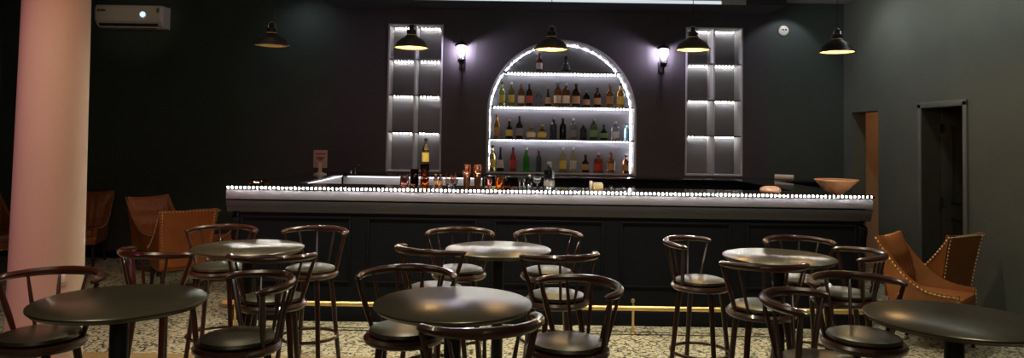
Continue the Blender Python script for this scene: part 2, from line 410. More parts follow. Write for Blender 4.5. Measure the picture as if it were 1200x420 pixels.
side_unit(NR, 'recessed eight cell shelf unit, empty and lit, right of the arch', (2.61, 2.14, 1.675))

ar = thing('arched_display_shelves', 'arched wall niche of glowing shelves holding liquor bottles', 'shelf unit', (ACX, DB, 0))
def arch_local(g, z0=AZ0): return [(x-ACX, z) for x, z in arch_pts(g, z0=z0)]
bm = bmesh.new(); bm.faces.new([bm.verts.new((x, .30, z)) for x, z in arch_local(-.004)]); 
r = bmesh.ops.extrude_face_region(bm, geom=bm.faces[:]); bmesh.ops.translate(bm, verts=[v for v in r['geom'] if isinstance(v, bmesh.types.BMVert)], vec=(0, .01, 0))
obj('back_panel', bm, M_niche, ar)
bm = bmesh.new()
ins = arch_local(-.022); outl = arch_local(-.001); n = len(ins)
A = [[bm.verts.new((p[0], y, p[1])) for p in l] for l, y in ((outl, -.006), (ins, -.006), (ins, .298), (outl, .298))]
for i in range(4):
    a_, b_ = A[i], A[(i+1) % 4]
    for k in range(n): bm.faces.new((a_[k], a_[(k+1) % n], b_[(k+1) % n], b_[k]))
obj('frame', bm, M_nichef, ar)
# arch led tape follows the reveal
bm = bmesh.new(); pth = []
for k in range(61):
    a = PI*k/60; pth.append((math.cos(a)*(AR-.034), .27, AZS+math.sin(a)*(AR-.034)))
pth = [(AR-.034, .27, AZ0+.03)]+pth+[(-AR+.034, .27, AZ0+.03)]
sweep(bm, pth, lambda i, t: rsec(.012, .012, .2), up=Vector((0, 1, 0)))
def arch_led():
    m = bpy.data.materials.new('arch led beads'); m.use_nodes = True; nt = m.node_tree
    for n_ in list(nt.nodes): nt.nodes.remove(n_)
    N = nt.nodes.new; L = nt.links.new
    out = N('ShaderNodeOutputMaterial'); e = N('ShaderNodeEmission'); e.inputs[0].default_value = (.94, .95, 1, 1)
    tc = N('ShaderNodeTexCoord'); v = N('ShaderNodeTexVoronoi'); v.inputs['Scale'].default_value = 24; v.inputs['Randomness'].default_value = .3; L(tc.outputs['Object'], v.inputs[0])
    mr = N('ShaderNodeMapRange'); mr.inputs[1].default_value = .3; mr.inputs[2].default_value = .5; mr.inputs[3].default_value = 44; mr.inputs[4].default_value = 1
    L(v.outputs['Distance'], mr.inputs[0]); L(mr.outputs[0], e.inputs[1]); L(e.outputs[0], out.inputs[0]); return m
obj('arch_led_strip', bm, arch_led(), ar, False)
SH = [2.475, 2.025, 1.595, 1.172]
for i, z in enumerate(SH):
    hw = AR-.025 if z < AZS else math.sqrt((AR-.03)**2-(z-AZS)**2)
    s = obj('shelf', B(-hw, hw, .002, .292, z-.008, z+.008), M_glassshelf, ar)
    if i < 3: obj('led_strip', B(-hw+.03, hw-.03, .25, .27, z-.016, z-.008), M_ledn, s, False)

# ------------------------------------------------------------------ bottles
def glassmat(name, c, rough=.04): return mat('glass '+name, c, rough, trans=1, noise=(12, .08, (1, 1, 1)), ior=1.45)
GL = {
 'chartreuse': (.75, .80, .12), 'olive': (.62, .60, .22), 'orange': (.95, .42, .08), 'brown': (.25, .07, .03), 'clear': (.9, .93, .93), 'dark': (.05, .04, .035),
 'amber': (.75, .28, .06), 'deepred': (.22, .05, .04), 'honey': (.95, .50, .10), 'gold': (.95, .72, .22), 'smoke': (.22, .24, .25), 'bottlegreen': (.03, .06, .03),
 'palegreen': (.78, .86, .72), 'green': (.25, .45, .12), 'blue': (.45, .80, .92), 'red': (.95, .06, .05), 'emerald': (.05, .85, .05), 'yellow': (.92, .85, .35), 'redamber': (.85, .16, .05), 'pink': (.85, .5, .42)}
GM = {k: glassmat(k, v) for k, v in GL.items()}
def cm(name, c): return mat(name, c, .5, noise=(20, .06, (1, 1, 1)))
CAP = {'black': cm('black cap', (.012, .012, .012)), 'white': cm('white cap', (.6, .6, .58)), 'red': cm('red cap', (.35, .03, .02)), 'gold': cm('gold cap', (.5, .34, .1)), 'blue': cm('blue cap', (.08, .2, .35)), 'grey': cm('grey cap', (.2, .2, .2))}
LAB = {'cream': cm('cream label', (.75, .60, .38)), 'white': cm('white label', (.62, .62, .58)), 'black': cm('black label', (.02, .02, .02)), 'green': cm('green label', (.18, .30, .12)), 'yellow': cm('yellow label', (.75, .58, .12)), 'tan': cm('tan label', (.5, .28, .12)), 'red': cm('red label', (.5, .05, .03)), 'grey': cm('grey label', (.3, .3, .3))}
# profiles in unit height; radius in units of the half width
PR = {
 'wine': [(.92, 0), (1, .015), (1, .55), (.9, .62), (.45, .72), (.30, .78), (.27, .95)],
 'tall': [(.92, 0), (1, .015), (1, .60), (.92, .68), (.5, .76), (.34, .80), (.32, .95)],
 'square': [(.95, 0), (1, .02), (1, .62), (.9, .69), (.4, .74), (.33, .78), (.33, .95)],
 'round': [(.55, 0), (.85, .05), (1, .25), (1, .38), (.8, .56), (.35, .66), (.3, .72), (.3, .93)],
 'cone': [(.95, 0), (1, .04), (.95, .2), (.6, .45), (.32, .62), (.26, .75), (.25, .95)],
 'flask': [(.95, 0), (1, .05), (.85, .28), (.5, .55), (.3, .62), (.25, .7), (.25, .94)],
 'slim': [(.9, 0), (1, .015), (1, .5), (.85, .62), (.5, .74), (.38, .82), (.36, .95)],
 'shoulder': [(.9, 0), (.85, .3), (1, .5), (1, .58), (.6, .66), (.33, .70), (.3, .94)],
}
def bottle(loc, h, w, glass, shape, cap, lab, label, group, labz=(.14, .46), cat='bottle'):
    r = w/2; t_ = thing('bottle', label, cat, loc, random.uniform(0, .5), group)
    n = 4 if shape == 'square4' else 20
    pr = PR[shape]
    obj('glass', L_([(a*r, z*h) for a, z in pr], n), GM[glass], t_)
    a = pr[-1][0]*r
    obj('cap', L_([(a*1.25, h*.90), (a*1.3, h*.905), (a*1.3, h*.995), (a*1.1, h)], 14), CAP[cap], t_)
    if lab:
        z0, z1 = labz
        def R(z):
            for (a0, q0), (a1, q1) in zip(pr, pr[1:]):
                if q0 <= z <= q1: return (a0+(a1-a0)*(z-q0)/(q1-q0))*r+.0012
            return r
        k = 6; prof = [(R(z0+(z1-z0)*i/k), (z0+(z1-z0)*i/k)*h) for i in range(k+1)]
        obj('label', L_(prof, 20, cap=False), LAB[lab], t_)
    return t_
ORD = ['first', 'second', 'third', 'fourth', 'fifth', 'sixth', 'seventh', 'eighth', 'ninth', 'tenth', 'eleventh', 'twelfth', 'thirteenth']
rows = [
 ('top', SH[0], 84, [(632, 23, 7, 'red', 'wine', 'black', 'white', 'red wine-shaped bottle'), (663, 19, 13, 'dark', 'flask', 'black', 'black', 'black wide-based flask bottle')]),
 ('second', SH[1], 125, [
  (588, 28, 7, 'chartreuse', 'wine', 'black', 'yellow', 'yellow-green bottle with dark neck'), (599, 28, 7, 'olive', 'wine', 'white', 'yellow', 'olive yellow bottle'),
  (610.5, 26, 7.5, 'orange', 'tall', 'red', 'cream', 'orange bottle with cream label'), (620, 26, 7, 'brown', 'tall', 'black', 'red', 'brown bottle with red label'),
  (631, 21, 8.5, 'clear', 'round', 'grey', None, 'short clear rounded bottle'), (642, 23, 7.5, 'dark', 'cone', 'grey', 'tan', 'dark bottle with tapering body'),
  (653.5, 28, 9, 'amber', 'tall', 'grey', 'cream', 'amber whisky bottle with cream label'), (663, 28, 9, 'amber', 'tall', 'white', 'cream', 'pale-capped amber whisky bottle'),
  (675, 27, 9, 'deepred', 'tall', 'black', 'tan', 'dark red-brown bottle'), (687, 19, 8, 'dark', 'tall', 'grey', 'tan', 'short dark bottle'),
  (700, 23, 8, 'brown', 'square', 'black', 'tan', 'brown square-shouldered bottle'), (714.5, 28, 8.5, 'amber', 'shoulder', 'grey', 'tan', 'amber bottle with swollen shoulder'),
  (727, 28, 8.5, 'honey', 'wine', 'black', 'yellow', 'bright honey orange bottle')]),
 ('third', SH[2], 163, [
  (582, 28, 7, 'orange', 'slim', 'red', 'tan', 'tall slim orange bottle'), (596.5, 23, 8.5, 'dark', 'round', 'gold', 'yellow', 'black rounded bottle with gold label'),
  (608.5, 27, 8, 'dark', 'wine', 'black', 'grey', 'black wine bottle'), (622, 17, 11, 'gold', 'round', 'grey', 'cream', 'squat round golden bottle'),
  (635, 17, 10.5, 'honey', 'round', 'gold', 'yellow', 'squat honey gold bottle'), (648.5, 26, 8.5, 'smoke', 'square', 'grey', None, 'smoky grey tall bottle'),
  (659.5, 25, 8, 'bottlegreen', 'tall', 'black', None, 'near black green bottle'), (671.3, 25, 8, 'palegreen', 'tall', 'white', 'grey', 'pale clear gin bottle'),
  (683.5, 19, 8, 'dark', 'tall', 'grey', 'black', 'short black bottle'), (695.5, 25, 8.5, 'green', 'tall', 'grey', 'green', 'green bottle with green label'),
  (707.5, 18, 9.5, 'bottlegreen', 'round', 'black', 'green', 'squat dark bottle with round green label'), (721, 22, 9, 'clear', 'tall', 'white', 'white', 'clear bottle with white label'),
  (734.5, 20, 7, 'blue', 'square', 'blue', None, 'pale blue bottle')]),
 ('bottom', SH[3], 202, [
  (577, 30, 7.5, 'gold', 'shoulder', 'black', 'yellow', 'gold bottle with black cap'), (586, 28, 9, 'dark', 'cone', 'black', 'white', 'black conical bottle with round pale label'),
  (601, 28, 7.5, 'red', 'slim', 'black', 'red', 'bright red bottle'), (616.5, 28, 7.5, 'emerald', 'slim', 'white', None, 'bright green bottle'),
  (631, 27, 6.5, 'smoke', 'slim', 'grey', None, 'slim grey clear bottle'), (659.5, 29, 8, 'yellow', 'wine', 'white', 'yellow', 'pale yellow bottle'),
  (671.5, 29, 7.5, 'yellow', 'slim', 'white', 'white', 'slim pale yellow bottle with white label'), (686, 21, 9.5, 'brown', 'round', 'black', 'tan', 'dark brown pot-bellied bottle'),
  (701, 23, 10, 'redamber', 'square', 'white', 'red', 'wide red amber bottle'), (716, 24, 10, 'amber', 'shoulder', 'red', 'tan', 'amber bottle with red cap'),
  (733, 21, 8, 'brown', 'tall', 'black', 'tan', 'brown bottle with dark cap')])]
S9 = 840/9.36
for rn, z, yb, lst in rows:
    for i, (x, h, w_, g, sh, cap, lab, d) in enumerate(lst):
        p = pt(x, yb, Y=9.36)
        bottle((p.x, 9.36, z+.0082), h/S9, w_/S9, g, sh, cap, lab, f'{d}, {ORD[i]} from the left on the {rn} arch shelf', 'liquor bottles in the arched niche')

# ------------------------------------------------------------------ things on the counter
DC = 6.68; SC = 840/DC
def cpos(x, y=217, d=DC): p = pt(x, y, Y=d); return (p.x, d, HT+.0005)
def glass(x, h, w_, g, label, name='tumbler', cat='glass', z=0, d=DC):
    l = cpos(x, d=d); r = w_/SC/2; h = h/SC
    o = obj(name, L_([(r*.82, 0), (r, h*.12), (r, h), (r*.93, h), (r*.92, h*.14), (0, h*.12)], 20), GM[g]); o.location = (l[0], l[1], l[2]+z)
    return tag(o, label, cat, 'glassware and jars on the bar')
glass(474, 13.5, 10.5, 'pink', 'copper pink tumbler, leftmost on the bar top')
glass(485.5, 19.5, 10, 'brown', 'tall amber brown jar beside the copper pink tumbler', 'jar', 'jar')
glass(497.5, 10, 10, 'amber', 'amber tumbler at the bottom of the stack of jars')
glass(497.5, 15, 10.5, 'brown', 'dark brown jar stacked on the amber tumbler', 'jar', 'jar', z=10.3/SC)
l = cpos(498); bottle((l[0], l[1], l[2]+25.5/SC), 30/SC, 8/SC, 'gold', 'slim', 'black', 'yellow', 'golden bottle with long neck standing on stacked jars', 'bottles on the bar', (.1, .45))
for x, dsc in ((510.5, 'left'), (516, 'right')):
    bottle(cpos(x), 14/SC, 5/SC, 'pink', 'square', 'gold', 'tan', f'small bitters bottle, {dsc} of the close pair on the bar', 'bottles on the bar')
# garnish bowl
gp = cpos(529); gb = thing('garnish_bowl', 'glass bowl of dried reddish garnish beside the shakers', 'bowl', gp)
obj('bowl', L_([(.03, 0), (.055, .02), (.062, .07), (.058, .07), (.05, .022), (0, .015)], 24), GM['clear'], gb)
bm = bmesh.new()
for k in range(34):
    a = random.uniform(0, 2*PI); r = random.uniform(0, .05); z = random.uniform(.05, .085)
    tube(bm, [(r*.3*math.cos(a), r*.3*math.sin(a), .03), (r*math.cos(a), r*math.sin(a), z), (1.3*r*math.cos(a+.4), 1.3*r*math.sin(a+.4), z+.06*random.random())], lambda t: .0035*(1.2-t), 5)
obj('garnish', bm, cm('dried peel', (.32, .10, .05)), gb)
for x, dsc in ((547, 'left of the tall pair'), (559.5, 'right of the tall pair, beside the tumblers')):
    s = thing('cocktail_shaker', f'tall copper cocktail shaker, {dsc}', 'shaker', cpos(x), 0, 'copper cocktail shakers')
    obj('tin', L_([(.026, 0), (.029, .004), (.038, .115), (.0385, .118)], 24), M_copper, s)
    obj('upper_tin', L_([(.0385, .119), (.040, .124), (.036, .20), (.034, .205), (0, .205)], 24), M_copper, s)
glass(572, 11.5, 9, 'pink', 'pink tinted tumbler just right of the shakers')
glass(584.5, 12.5, 9, 'orange', 'orange tinted tumbler, middle of three tumblers')
glass(594, 12, 8, 'brown', 'smoky brown tumbler, right of the orange one')
for x, dsc in ((609, 'left'), (614, 'right')):
    o = obj('jigger', L_([(.016, 0), (.006, .032), (.019, .078), (.017, .078), (.0, .036)], 16), M_chrome); o.location = cpos(x); tag(o, f'small steel jigger, {dsc} of the pair beside the round decanter', 'jigger', 'steel jiggers')
dc = thing('small_decanter', 'small clear bulbous decanter with a slim neck', 'decanter', cpos(620.5))
obj('glass', L_([(.018, 0), (.028, .02), (.026, .05), (.011, .075), (.010, .095), (.014, .10)], 20), GM['clear'], dc); obj('stopper', L_([(0, .097), (.012, .105), (.012, .115), (0, .122)], 14), CAP['white'], dc)
sn = thing('brandy_snifter', 'stemmed brandy snifter with amber drink', 'glass', cpos(629.5))
obj('bowl', L_([(.006, .035), (.030, .05), (.040, .078), (.036, .11), (.028, .13), (.026, .13), (.034, .10), (.037, .078), (.0, .052)], 24), GM['clear'], sn)
obj('stem', L_([(.030, 0), (.030, .003), (.005, .008), (.004, .034), (.006, .037)], 20), GM['clear'], sn)
bottle(cpos(643.5, d=6.6), 31/SC, 12.5/SC, 'clear', 'square', 'grey', 'grey', 'large clear square-shouldered bottle on the bar', 'bottles on the bar', (.1, .3))
def small(name, x, w_, h, dpt, m, label, cat, d=DC):
    o = obj(name, B(-w_/SC/2, w_/SC/2, -dpt/2, dpt/2, 0, h/SC, bev=.003), m); o.location = cpos(x, d=d); return tag(o, label, cat)
small('card_holder', 692.5, 3.5, 9, .03, LAB['white'], 'narrow upright white card by the napkin box', 'card')
nb = thing('napkin_box', 'small tan napkin box on the bar right of the big bottle', 'box', cpos(700.5))
obj('box', B(-.046, .046, -.05, .05, 0, .046, bev=.004), LAB['cream'], nb); obj('napkins', B(-.04, .04, -.044, .044, .047, .056, bev=.003), LAB['white'], nb)
for x, dsc in ((716, 'left one, nearest the napkin box'), (731, 'middle one'), (742, 'right one')):
    o = obj('shot_glass', L_([(.012, 0), (.018, .03), (.016, .03), (.010, .006), (0, .005)], 16), GM['clear']); o.location = cpos(x); tag(o, f'tiny clear shot glass on bar top, {dsc}', 'glass', 'shot glasses on the bar')
# amber ashtray at the far left
o = obj('amber_ashtray', L_([(.075, 0), (.09, .01), (.092, .05), (.078, .052), (.066, .018), (0, .014)], 24), GM['amber']); o.location = cpos(303, 217, 6.45); tag(o, 'amber glass ashtray at left end of the bar', 'ashtray')
# menu stand on the left wing
p = pt(377, 198, Y=8.35); ms = thing('menu_stand', 'pink menu card on a stand at the bar corner', 'menu stand', (-2.22, 8.35, HT+.0005))
obj('base', L_([(.075, 0), (.075, .012), (.02, .03)], 24), M_ac, ms)
obj('post', B(-.018, .018, -.008, .008, .025, .14), M_ac, ms)
cd = obj('card', B(-.08, .08, -.004, .004, .08, .285, bev=.002), cm('dusty pink card', (.50, .33, .29)), ms)
f = bmesh.new(); box(f, -.058, .058, -.0055, -.0042, .235, .248); box(f, -.045, .045, -.0055, -.0042, .185, .205); box(f, -.03, .03, -.0055, -.0042, .165, .178)
obj('printed_lines', f, cm('maroon print', (.18, .03, .03)), cd)
# bar tap behind
tp = thing('bar_tap', 'slim steel tap on the back counter beside left wing', 'tap', (-1.93, 8.9, 1.1455))
obj('spout', T([(0, 0, 0), (0, 0, .07), (.01, -.01, .095), (.04, -.02, .105), (.07, -.03, .09)], .007), M_chrome, tp); obj('handle', L_([(.016, 0), (.016, .03), (.01, .035)], 14, (-.05, 0, 0)), M_chrome, tp)
for x, dsc in ((1.0, 0),):
    pass
# right end: cloth, paper roll, bowl
p = cpos(903, 225, 6.5)
bm = bmesh.new(); bmesh.ops.create_uvsphere(bm, u_segments=28, v_segments=14, radius=1)
for v in bm.verts:
    a = math.atan2(v.co.y, v.co.x); f_ = 1+.10*math.sin(5*a+1)+.06*math.sin(9*a)
    v.co = Vector((v.co.x*.09*f_, v.co.y*.07*f_, max(0, (v.co.z+.55)/1.55)*.06*(1+.15*math.sin(7*a)*abs(v.co.x))))
o = obj('folded_cloth', bm, cm('peach towelling', (.62, .38, .28))); o.location = p; tag(o, 'crumpled peach cloth on the right half of the bar', 'cloth')
pr_ = thing('paper_roll', 'white paper roll lying on the back counter', 'paper roll', (pt(919, 210, Y=8.9).x, 8.9, 1.1455+.034), -.5)
f = T([(-.11, 0, 0), (.11, 0, 0)], .032, 20); obj('paper', f, cm('paper', (.7, .6, .48)), pr_); obj('core', T([(.108, 0, 0), (.113, 0, 0)], .018, 16), LAB['tan'], pr_)
bw = thing('serving_bowl', 'shallow wooden serving bowl at the right end of the bar', 'bowl', (2.93, 6.47, HT+.0005))
obj('bowl', L_([(.06, 0), (.065, .012), (.12, .05), (.185, .125), (.175, .128), (.11, .06), (.0, .025)], 36), mat('walnut bowl', (.22, .095, .04), .5, noise=(9, .3, (1, 1, 4))), bw)
obj('rim', T([(.181*math.cos(2*PI*k/36), .181*math.sin(2*PI*k/36), .127) for k in range(36)], .006, 8, True), mat('pale wood rim', (.48, .27, .14), .5, noise=(9, .2, (1, 1, 4))), bw)

# ------------------------------------------------------------------ pendants
def pendant(px, py, lit, label, tilt=0):
    p = pt(px, py, Y=6.32); z = p.z
    t_ = thing('pendant_lamp', label, 'pendant lamp', (p.x, p.y, z), 0, 'black dome pendants over the bar')
    R = .152
    outer = [(R, 0), (R+.002, .008), (R*.93, .016), (R*.86, .045), (R*.66, .078), (R*.42, .098), (R*.30, .115), (R*.27, .135)]
    sh_ = obj('shade', L_(outer+[(R*.25, .133), (R*.28, .113), (R*.40, .094), (R*.64, .074), (R*.83, .042), (R*.93, .008), (R*.95, 0)], 40, cap=False), M_pend, t_)
    obj('reflector', L_([(R*.25, .131), (R*.395, .092), (R*.635, .072), (R*.825, .040), (R*.925, .006)], 40, cap=False), M_pin, sh_)['label'] = 'gilt inner lining of the shade'
    obj('collar', L_([(R*.27, .134), (R*.30, .14), (R*.30, .155), (R*.15, .17), (R*.13, .20), (R*.05, .21), (0, .21)], 20), M_pend, t_)
    ring = [(.032*math.cos(a), 0, .18+.034*math.sin(a)) for a in [PI*k/10 for k in range(11)]]
    obj('yoke', T([(.032, 0, .155)]+ring+[(-.032, 0, .155)], .004, 8), M_chrome, t_)
    obj('cord', T([(0, 0, .21), (0, 0, ZC-z)], .003, 6), M_pend, t_)
    obj('ceiling_rose', L_([(.045, ZC-z-.02), (.05, ZC-z-.003), (.0, ZC-z-.002)], 20), M_pend, t_)
    b = obj('bulb', L_([(0, .02), (.022, .03), (.03, .05), (.024, .075), (.014, .09), (.014, .11), (0, .115)], 16), M_bulb if lit else cm('unlit bulb', (.5, .45, .35)), t_)
    if lit:
        l = bpy.data.lights.new('pendant_glow', 'POINT'); l.energy = 9 if lit == 1 else lit; l.color = (1, .60, .25); l.shadow_soft_size = .03
        lo = bpy.data.objects.new('pendant_glow', l); C.objects.link(lo); lo.location = (p.x, p.y, z+.008)
    return t_
pendant(318, 54, 0, 'unlit dome pendant, leftmost, against the green wall')
pendant(482, 56.5, 1, 'lit dome pendant in front of the left shelf unit')
pendant(646, 58.5, 1, 'lit dome pendant in front of the arch top')
pendant(812, 59, 1, 'lit dome pendant in front of the right shelf unit')
pendant(981, 61.5, 1, 'lit dome pendant, rightmost, near the right wall')

# ------------------------------------------------------------------ wall lanterns
def lantern(px, py, label):
    p = pt(px, py, Y=9.10)
    t_ = thing('wall_lantern', label, 'wall lamp', (p.x, DB, p.z), 0, 'lanterns flanking the arch'); y = -.15
    obj('wall_plate', B(-.04, .04, -.016, -.001, -.22, -.06, bev=.005), M_pend, t_)
    obj('arm', T([(0, -.01, -.18), (0, -.06, -.21), (0, -.13, -.20), (0, y, -.15)], .008, 8), M_pend, t_)
    cage = bmesh.new()
    for k in range(6):
        a = 2*PI*k/6+PI/6
        tube(cage, [(.045*math.cos(a), y+.045*math.sin(a), -.10), (.07*math.cos(a), y+.07*math.sin(a), .08)], .004, 6)
        tube(cage, [(.045*math.cos(a), y+.045*math.sin(a), -.10), (.055*math.cos(a), y+.055*math.sin(a), -.125), (.02*math.cos(a), y+.02*math.sin(a), -.155)], .004, 6)
    lathe(cage, [(.0, -.16), (.02, -.155), (.05, -.102), (.047, -.098), (.0, -.097)], 6, (0, y, 0))
    obj('cage', cage, M_pend, t_)
    obj('roof', L_([(.085, .078), (.09, .085), (.055, .115), (.03, .125), (.03, .14), (.014, .15), (.012, .165), (.0, .185)], 6, (0, y, 0)), M_pend, t_)
    obj('pane', L_([(.042, -.096), (.066, .077)], 6, (0, y, 0), cap=False), M_lglass, t_)
    obj('bulb', L_([(0, -.07), (.018, -.06), (.026, -.02), (.018, .02), (0, .04)], 14, (0, y, 0)), M_lantern, t_)
    l = bpy.data.lights.new('lantern_glow', 'POINT'); l.energy = 24; l.color = (.86, .76, 1); l.shadow_soft_size = .02
    lo = bpy.data.objects.new('lantern_glow', l); C.objects.link(lo); lo.location = (p.x, DB+y, p.z+.045)
lantern(541, 61, 'black wall lantern glowing lavender, left of the arch')
lantern(777.5, 65, 'black wall lantern glowing lavender, right of the arch')

# round wall outlet
p = pt(918, 36, Y=DB); wo = thing('round_wall_outlet', 'round white wall outlet high on the back wall', 'outlet', (p.x, DB-.001, p.z))
f = L_([(.066, 0), (.064, .014), (.05, .022), (0, .022)], 28); bmesh.ops.rotate(f, verts=f.verts, matrix=Matrix.Rotation(PI/2, 3, 'X')); obj('plate', f, mat('ivory plastic', (.72, .66, .55), .4, noise=(5, .03, (1, 1, 1))), wo)
for s in (-1, 1):
    f = L_([(.011, .0), (.011, .004)], 14, (s*.018+.006, .010, .022)); bmesh.ops.rotate(f, verts=f.verts, matrix=Matrix.Rotation(PI/2, 3, 'X')); obj('socket_hole', f, M_black, wo)

# ------------------------------------------------------------------ air conditioner
p0 = pt(107.5, 17, Y=9.0); p1 = pt(189, 17, Y=9.0); acw = p1.x-p0.x
ac = thing('air_conditioner', 'white wall mounted air conditioner high on left wall', 'air conditioner', ((p0.x+p1.x)/2, DB-.001, 0))
zt = pt(150, 5, Y=9.0).z; zb = pt(150, 31.5, Y=9.0).z; h = zt-zb
prof = [(0, 0), (-.10, 0), (-.16, .03), (-.205, .085), (-.215, h*.75), (-.20, h-.012), (-.18, h), (0, h)]
bm = bmesh.new(); n = len(prof); a_ = []
for x, ins_ in ((-acw/2, .03), (-acw/2+.03, 0), (acw/2-.03, 0), (acw/2, .03)):
    a_.append([bm.verts.new((x, min(0, y+ins_) if y < -.01 else 0, zb+z+(ins_*.5 if z < h/2 and y < -.01 else 0)-(ins_*.4 if z > h/2 and y < -.01 else 0))) for y, z in prof])
for q, r_ in zip(a_, a_[1:]):
    for k in range(n): bm.faces.new((q[k], q[(k+1) % n], r_[(k+1) % n], r_[k]))
bm.faces.new(a_[0]); bm.faces.new(a_[-1][::-1]); obj('housing', bm, M_ac, ac, True, 25)
f = bmesh.new(); box(f, -acw/2+.07, acw/2-.07, -.20, -.14, zb+.026, zb+.050); obj('air_slot', f, M_black, ac)
lv = bmesh.new(); box(lv, -acw/2+.08, acw/2-.08, -.19, -.10, zb+.000, zb+.010)
obj('louver', lv, M_ac, ac)
for x in (-.16, .06, .27): obj('vane', B(x-.006, x+.006, -.206, -.15, zb+.022, zb+.05), M_black, ac)
f = bmesh.new()
for k in range(7): box(f, -acw/2+.05+k*.016, -acw/2+.062+k*.016, -.2185, -.2135, zb+h*.70-.004*(k % 2), zb+h*.70+.022+.006*(k % 3 == 1))
obj('maker_mark', f, cm('brown print', (.10, .05, .04)), ac)
obj('energy_sticker', B(acw/2-.075, acw/2-.04, -.2175, -.2135, zb+h*.66, zb+h*.86), cm('olive sticker', (.16, .13, .05)), ac)
f = L_([(.034, 0), (.034, .004)], 24); bmesh.ops.rotate(f, verts=f.verts, matrix=Matrix.Rotation(PI/2, 3, 'X')); bmesh.ops.translate(f, verts=f.verts, vec=(.19, -.214, zb+h*.58))
obj('display', f, M_acled, ac)

# ------------------------------------------------------------------ tables
SEATZ, RAILZ, TZ = .765, .985, .95
tb0 = None
def table(px, py, label, rz=0):
    global tb0
    p = pt(px, py, Z=TZ)
    if tb0: return dup(tb0, (p.x, p.y, 0), rz, label)
    t_ = thing('pub_table', label, 'table', (p.x, p.y, 0), rz, 'round pub tables')
    R = .312
    obj('tabletop', L_([(0, TZ-.026), (R-.03, TZ-.026), (R-.012, TZ-.022), (R-.006, TZ-.014), (R, TZ-.010), (R, TZ-.003), (R-.004, TZ), (0, TZ)], 72), M_table, t_)
    obj('pedestal', L_([(.034, .02), (.034, TZ-.05), (.10, TZ-.04), (.12, TZ-.0262), (0, TZ-.0262)], 28), M_iron, t_)
    obj('base', L_([(.165, 0), (.17, .008), (.155, .018), (.08, .03), (.04, .045), (.034, .05)], 40), M_iron, t_)
    tb0 = t_; return t_
table(531, 354.5, 'round dark pub table at the front centre, reflecting the lights')
table(584, 291.5, 'round pub table behind the front centre one, nearest the bar')
table(141, 352, 'round dark pub table at the front left, beside the column')
table(291.5, 289.5, 'round pub table at the left, in front of the tan armchairs', .4)
table(912.5, 300.5, 'round pub table at right, reflecting beads of bar light')
table(1118, 373, 'round dark pub table at the front right corner')

# ------------------------------------------------------------------ stools
def make_stool(label):
    t_ = thing('bar_stool', label, 'bar stool', (0, 0, 0), 0, 'horseshoe back bar stools')
    # back centre towards +Y
    obj('seat_frame', L_([(.12, .700), (.165, .702), (.176, .712), (.178, .724), (.168, .736), (.13, .738), (0, .738)], 48), M_wood, t_)
    obj('seat_cushion', L_([(.150, .738), (.156, .748), (.150, .760), (.12, .770), (.06, .7745), (0, .775)], 48), M_leather, t_)
    RR = .222; half = math.radians(86); n = 32; path = []
    for k in range(n+1):
        a = PI/2+half-2*half*k/n; u = abs(k/n*2-1)
        rr = RR-(.012*max(0, u-.8)/.2)
        path.append((rr*math.cos(a), rr*math.sin(a)-.01, RAILZ-.012+.010*(1-u*u)))
    def sec(i, t):
        u = abs(t*2-1); w_ = .030+.004*u; h_ = .024+.014*(1-u)**.6
        e = min(1, .45+ (1-u)*14)
        return rsec(w_*e, h_*e, .6)
    obj('back_rail', sweep(bmesh.new(), path, sec), M_wood, t_)
    for ang, r_ in ((-79, .0105), (-47, .007), (-16, .007), (16, .007), (47, .007), (79, .0105)):
        a = PI/2+math.radians(ang); top = Vector(((RR-.003)*math.cos(a), (RR-.003)*math.sin(a)-.01, RAILZ-.022))
        a2 = PI/2+math.radians(ang*.86); bot = Vector((.158*math.cos(a2), .158*math.sin(a2), .727))
        mid = (top+bot)/2; mid.z += .0
        obj('spindle', T([bot, bot.lerp(top, .25), mid, bot.lerp(top, .75), top], lambda t, r_=r_: r_*(.85+.35*math.sin(PI*t)), 8), M_wood, t_)
    for k in range(4):
        a = PI/4+PI/2*k
        p_ = [Vector((R_*math.cos(a), R_*math.sin(a), z)) for R_, z in ((.130, .705), (.146, .62), (.165, .45), (.188, .25), (.222, 0))]
        obj('leg', T(p_, lambda t: .0165-.003*t, 12), M_wood, t_)
    obj('foot_ring', T([(.176*math.cos(2*PI*k/40), .176*math.sin(2*PI*k/40), .325) for k in range(40)], .0105, 10, True), M_wood, t_)
    return t_
st0 = None
# (px seat, depth, back direction in degrees from +X, label)
stools = [
 (47, 3.02, 88, 'bar stool at far left edge in front of the pink column'),
 (193, 3.85, -112, 'bar stool with back towards us behind the front left table'),
 (256, 4.62, 95, 'bar stool left of the left back table, beside the tan armchair'),
 (364, 4.62, 78, 'bar stool right of the left back table, closest to the bar'),
 (319, 3.78, -80, 'bar stool with back towards us, in front of left back table'),
 (279, 3.02, 36, 'bar stool between the two left tables, back turned right'),
 (474, 3.2, 92, 'bar stool at the left of the front centre table facing us'),
 (558, 2.5, -64, 'nearest bar stool, back rail in front of front centre table'),
 (665, 3.03, 38, 'bar stool right of the front centre table, back turned right'),
 (652, 3.94, -72, 'bar stool in front and right of the centre back table'),
 (642, 4.66, 88, 'bar stool behind the centre back table on its right side'),
 (538, 4.66, 92, 'bar stool behind the centre back table on its left side'),
 (510, 4.08, -122, 'bar stool left of the centre back table, its back turned towards us'),
 (821, 4.42, 146, 'bar stool left of the right back table with a full view of its legs'),
 (892, 3.76, -90, 'bar stool directly in front of the right back table'),
 (940, 4.5, 90, 'bar stool directly behind the right back table'),
 (988, 4.1, -8, 'bar stool right of the right back table, back turned to armchairs'),
 (1012, 3.2, 97, 'bar stool left of the front right table facing us'),
 (962, 2.82, 147, 'nearest stool at the right, back turned left, cut by bottom edge'),
]
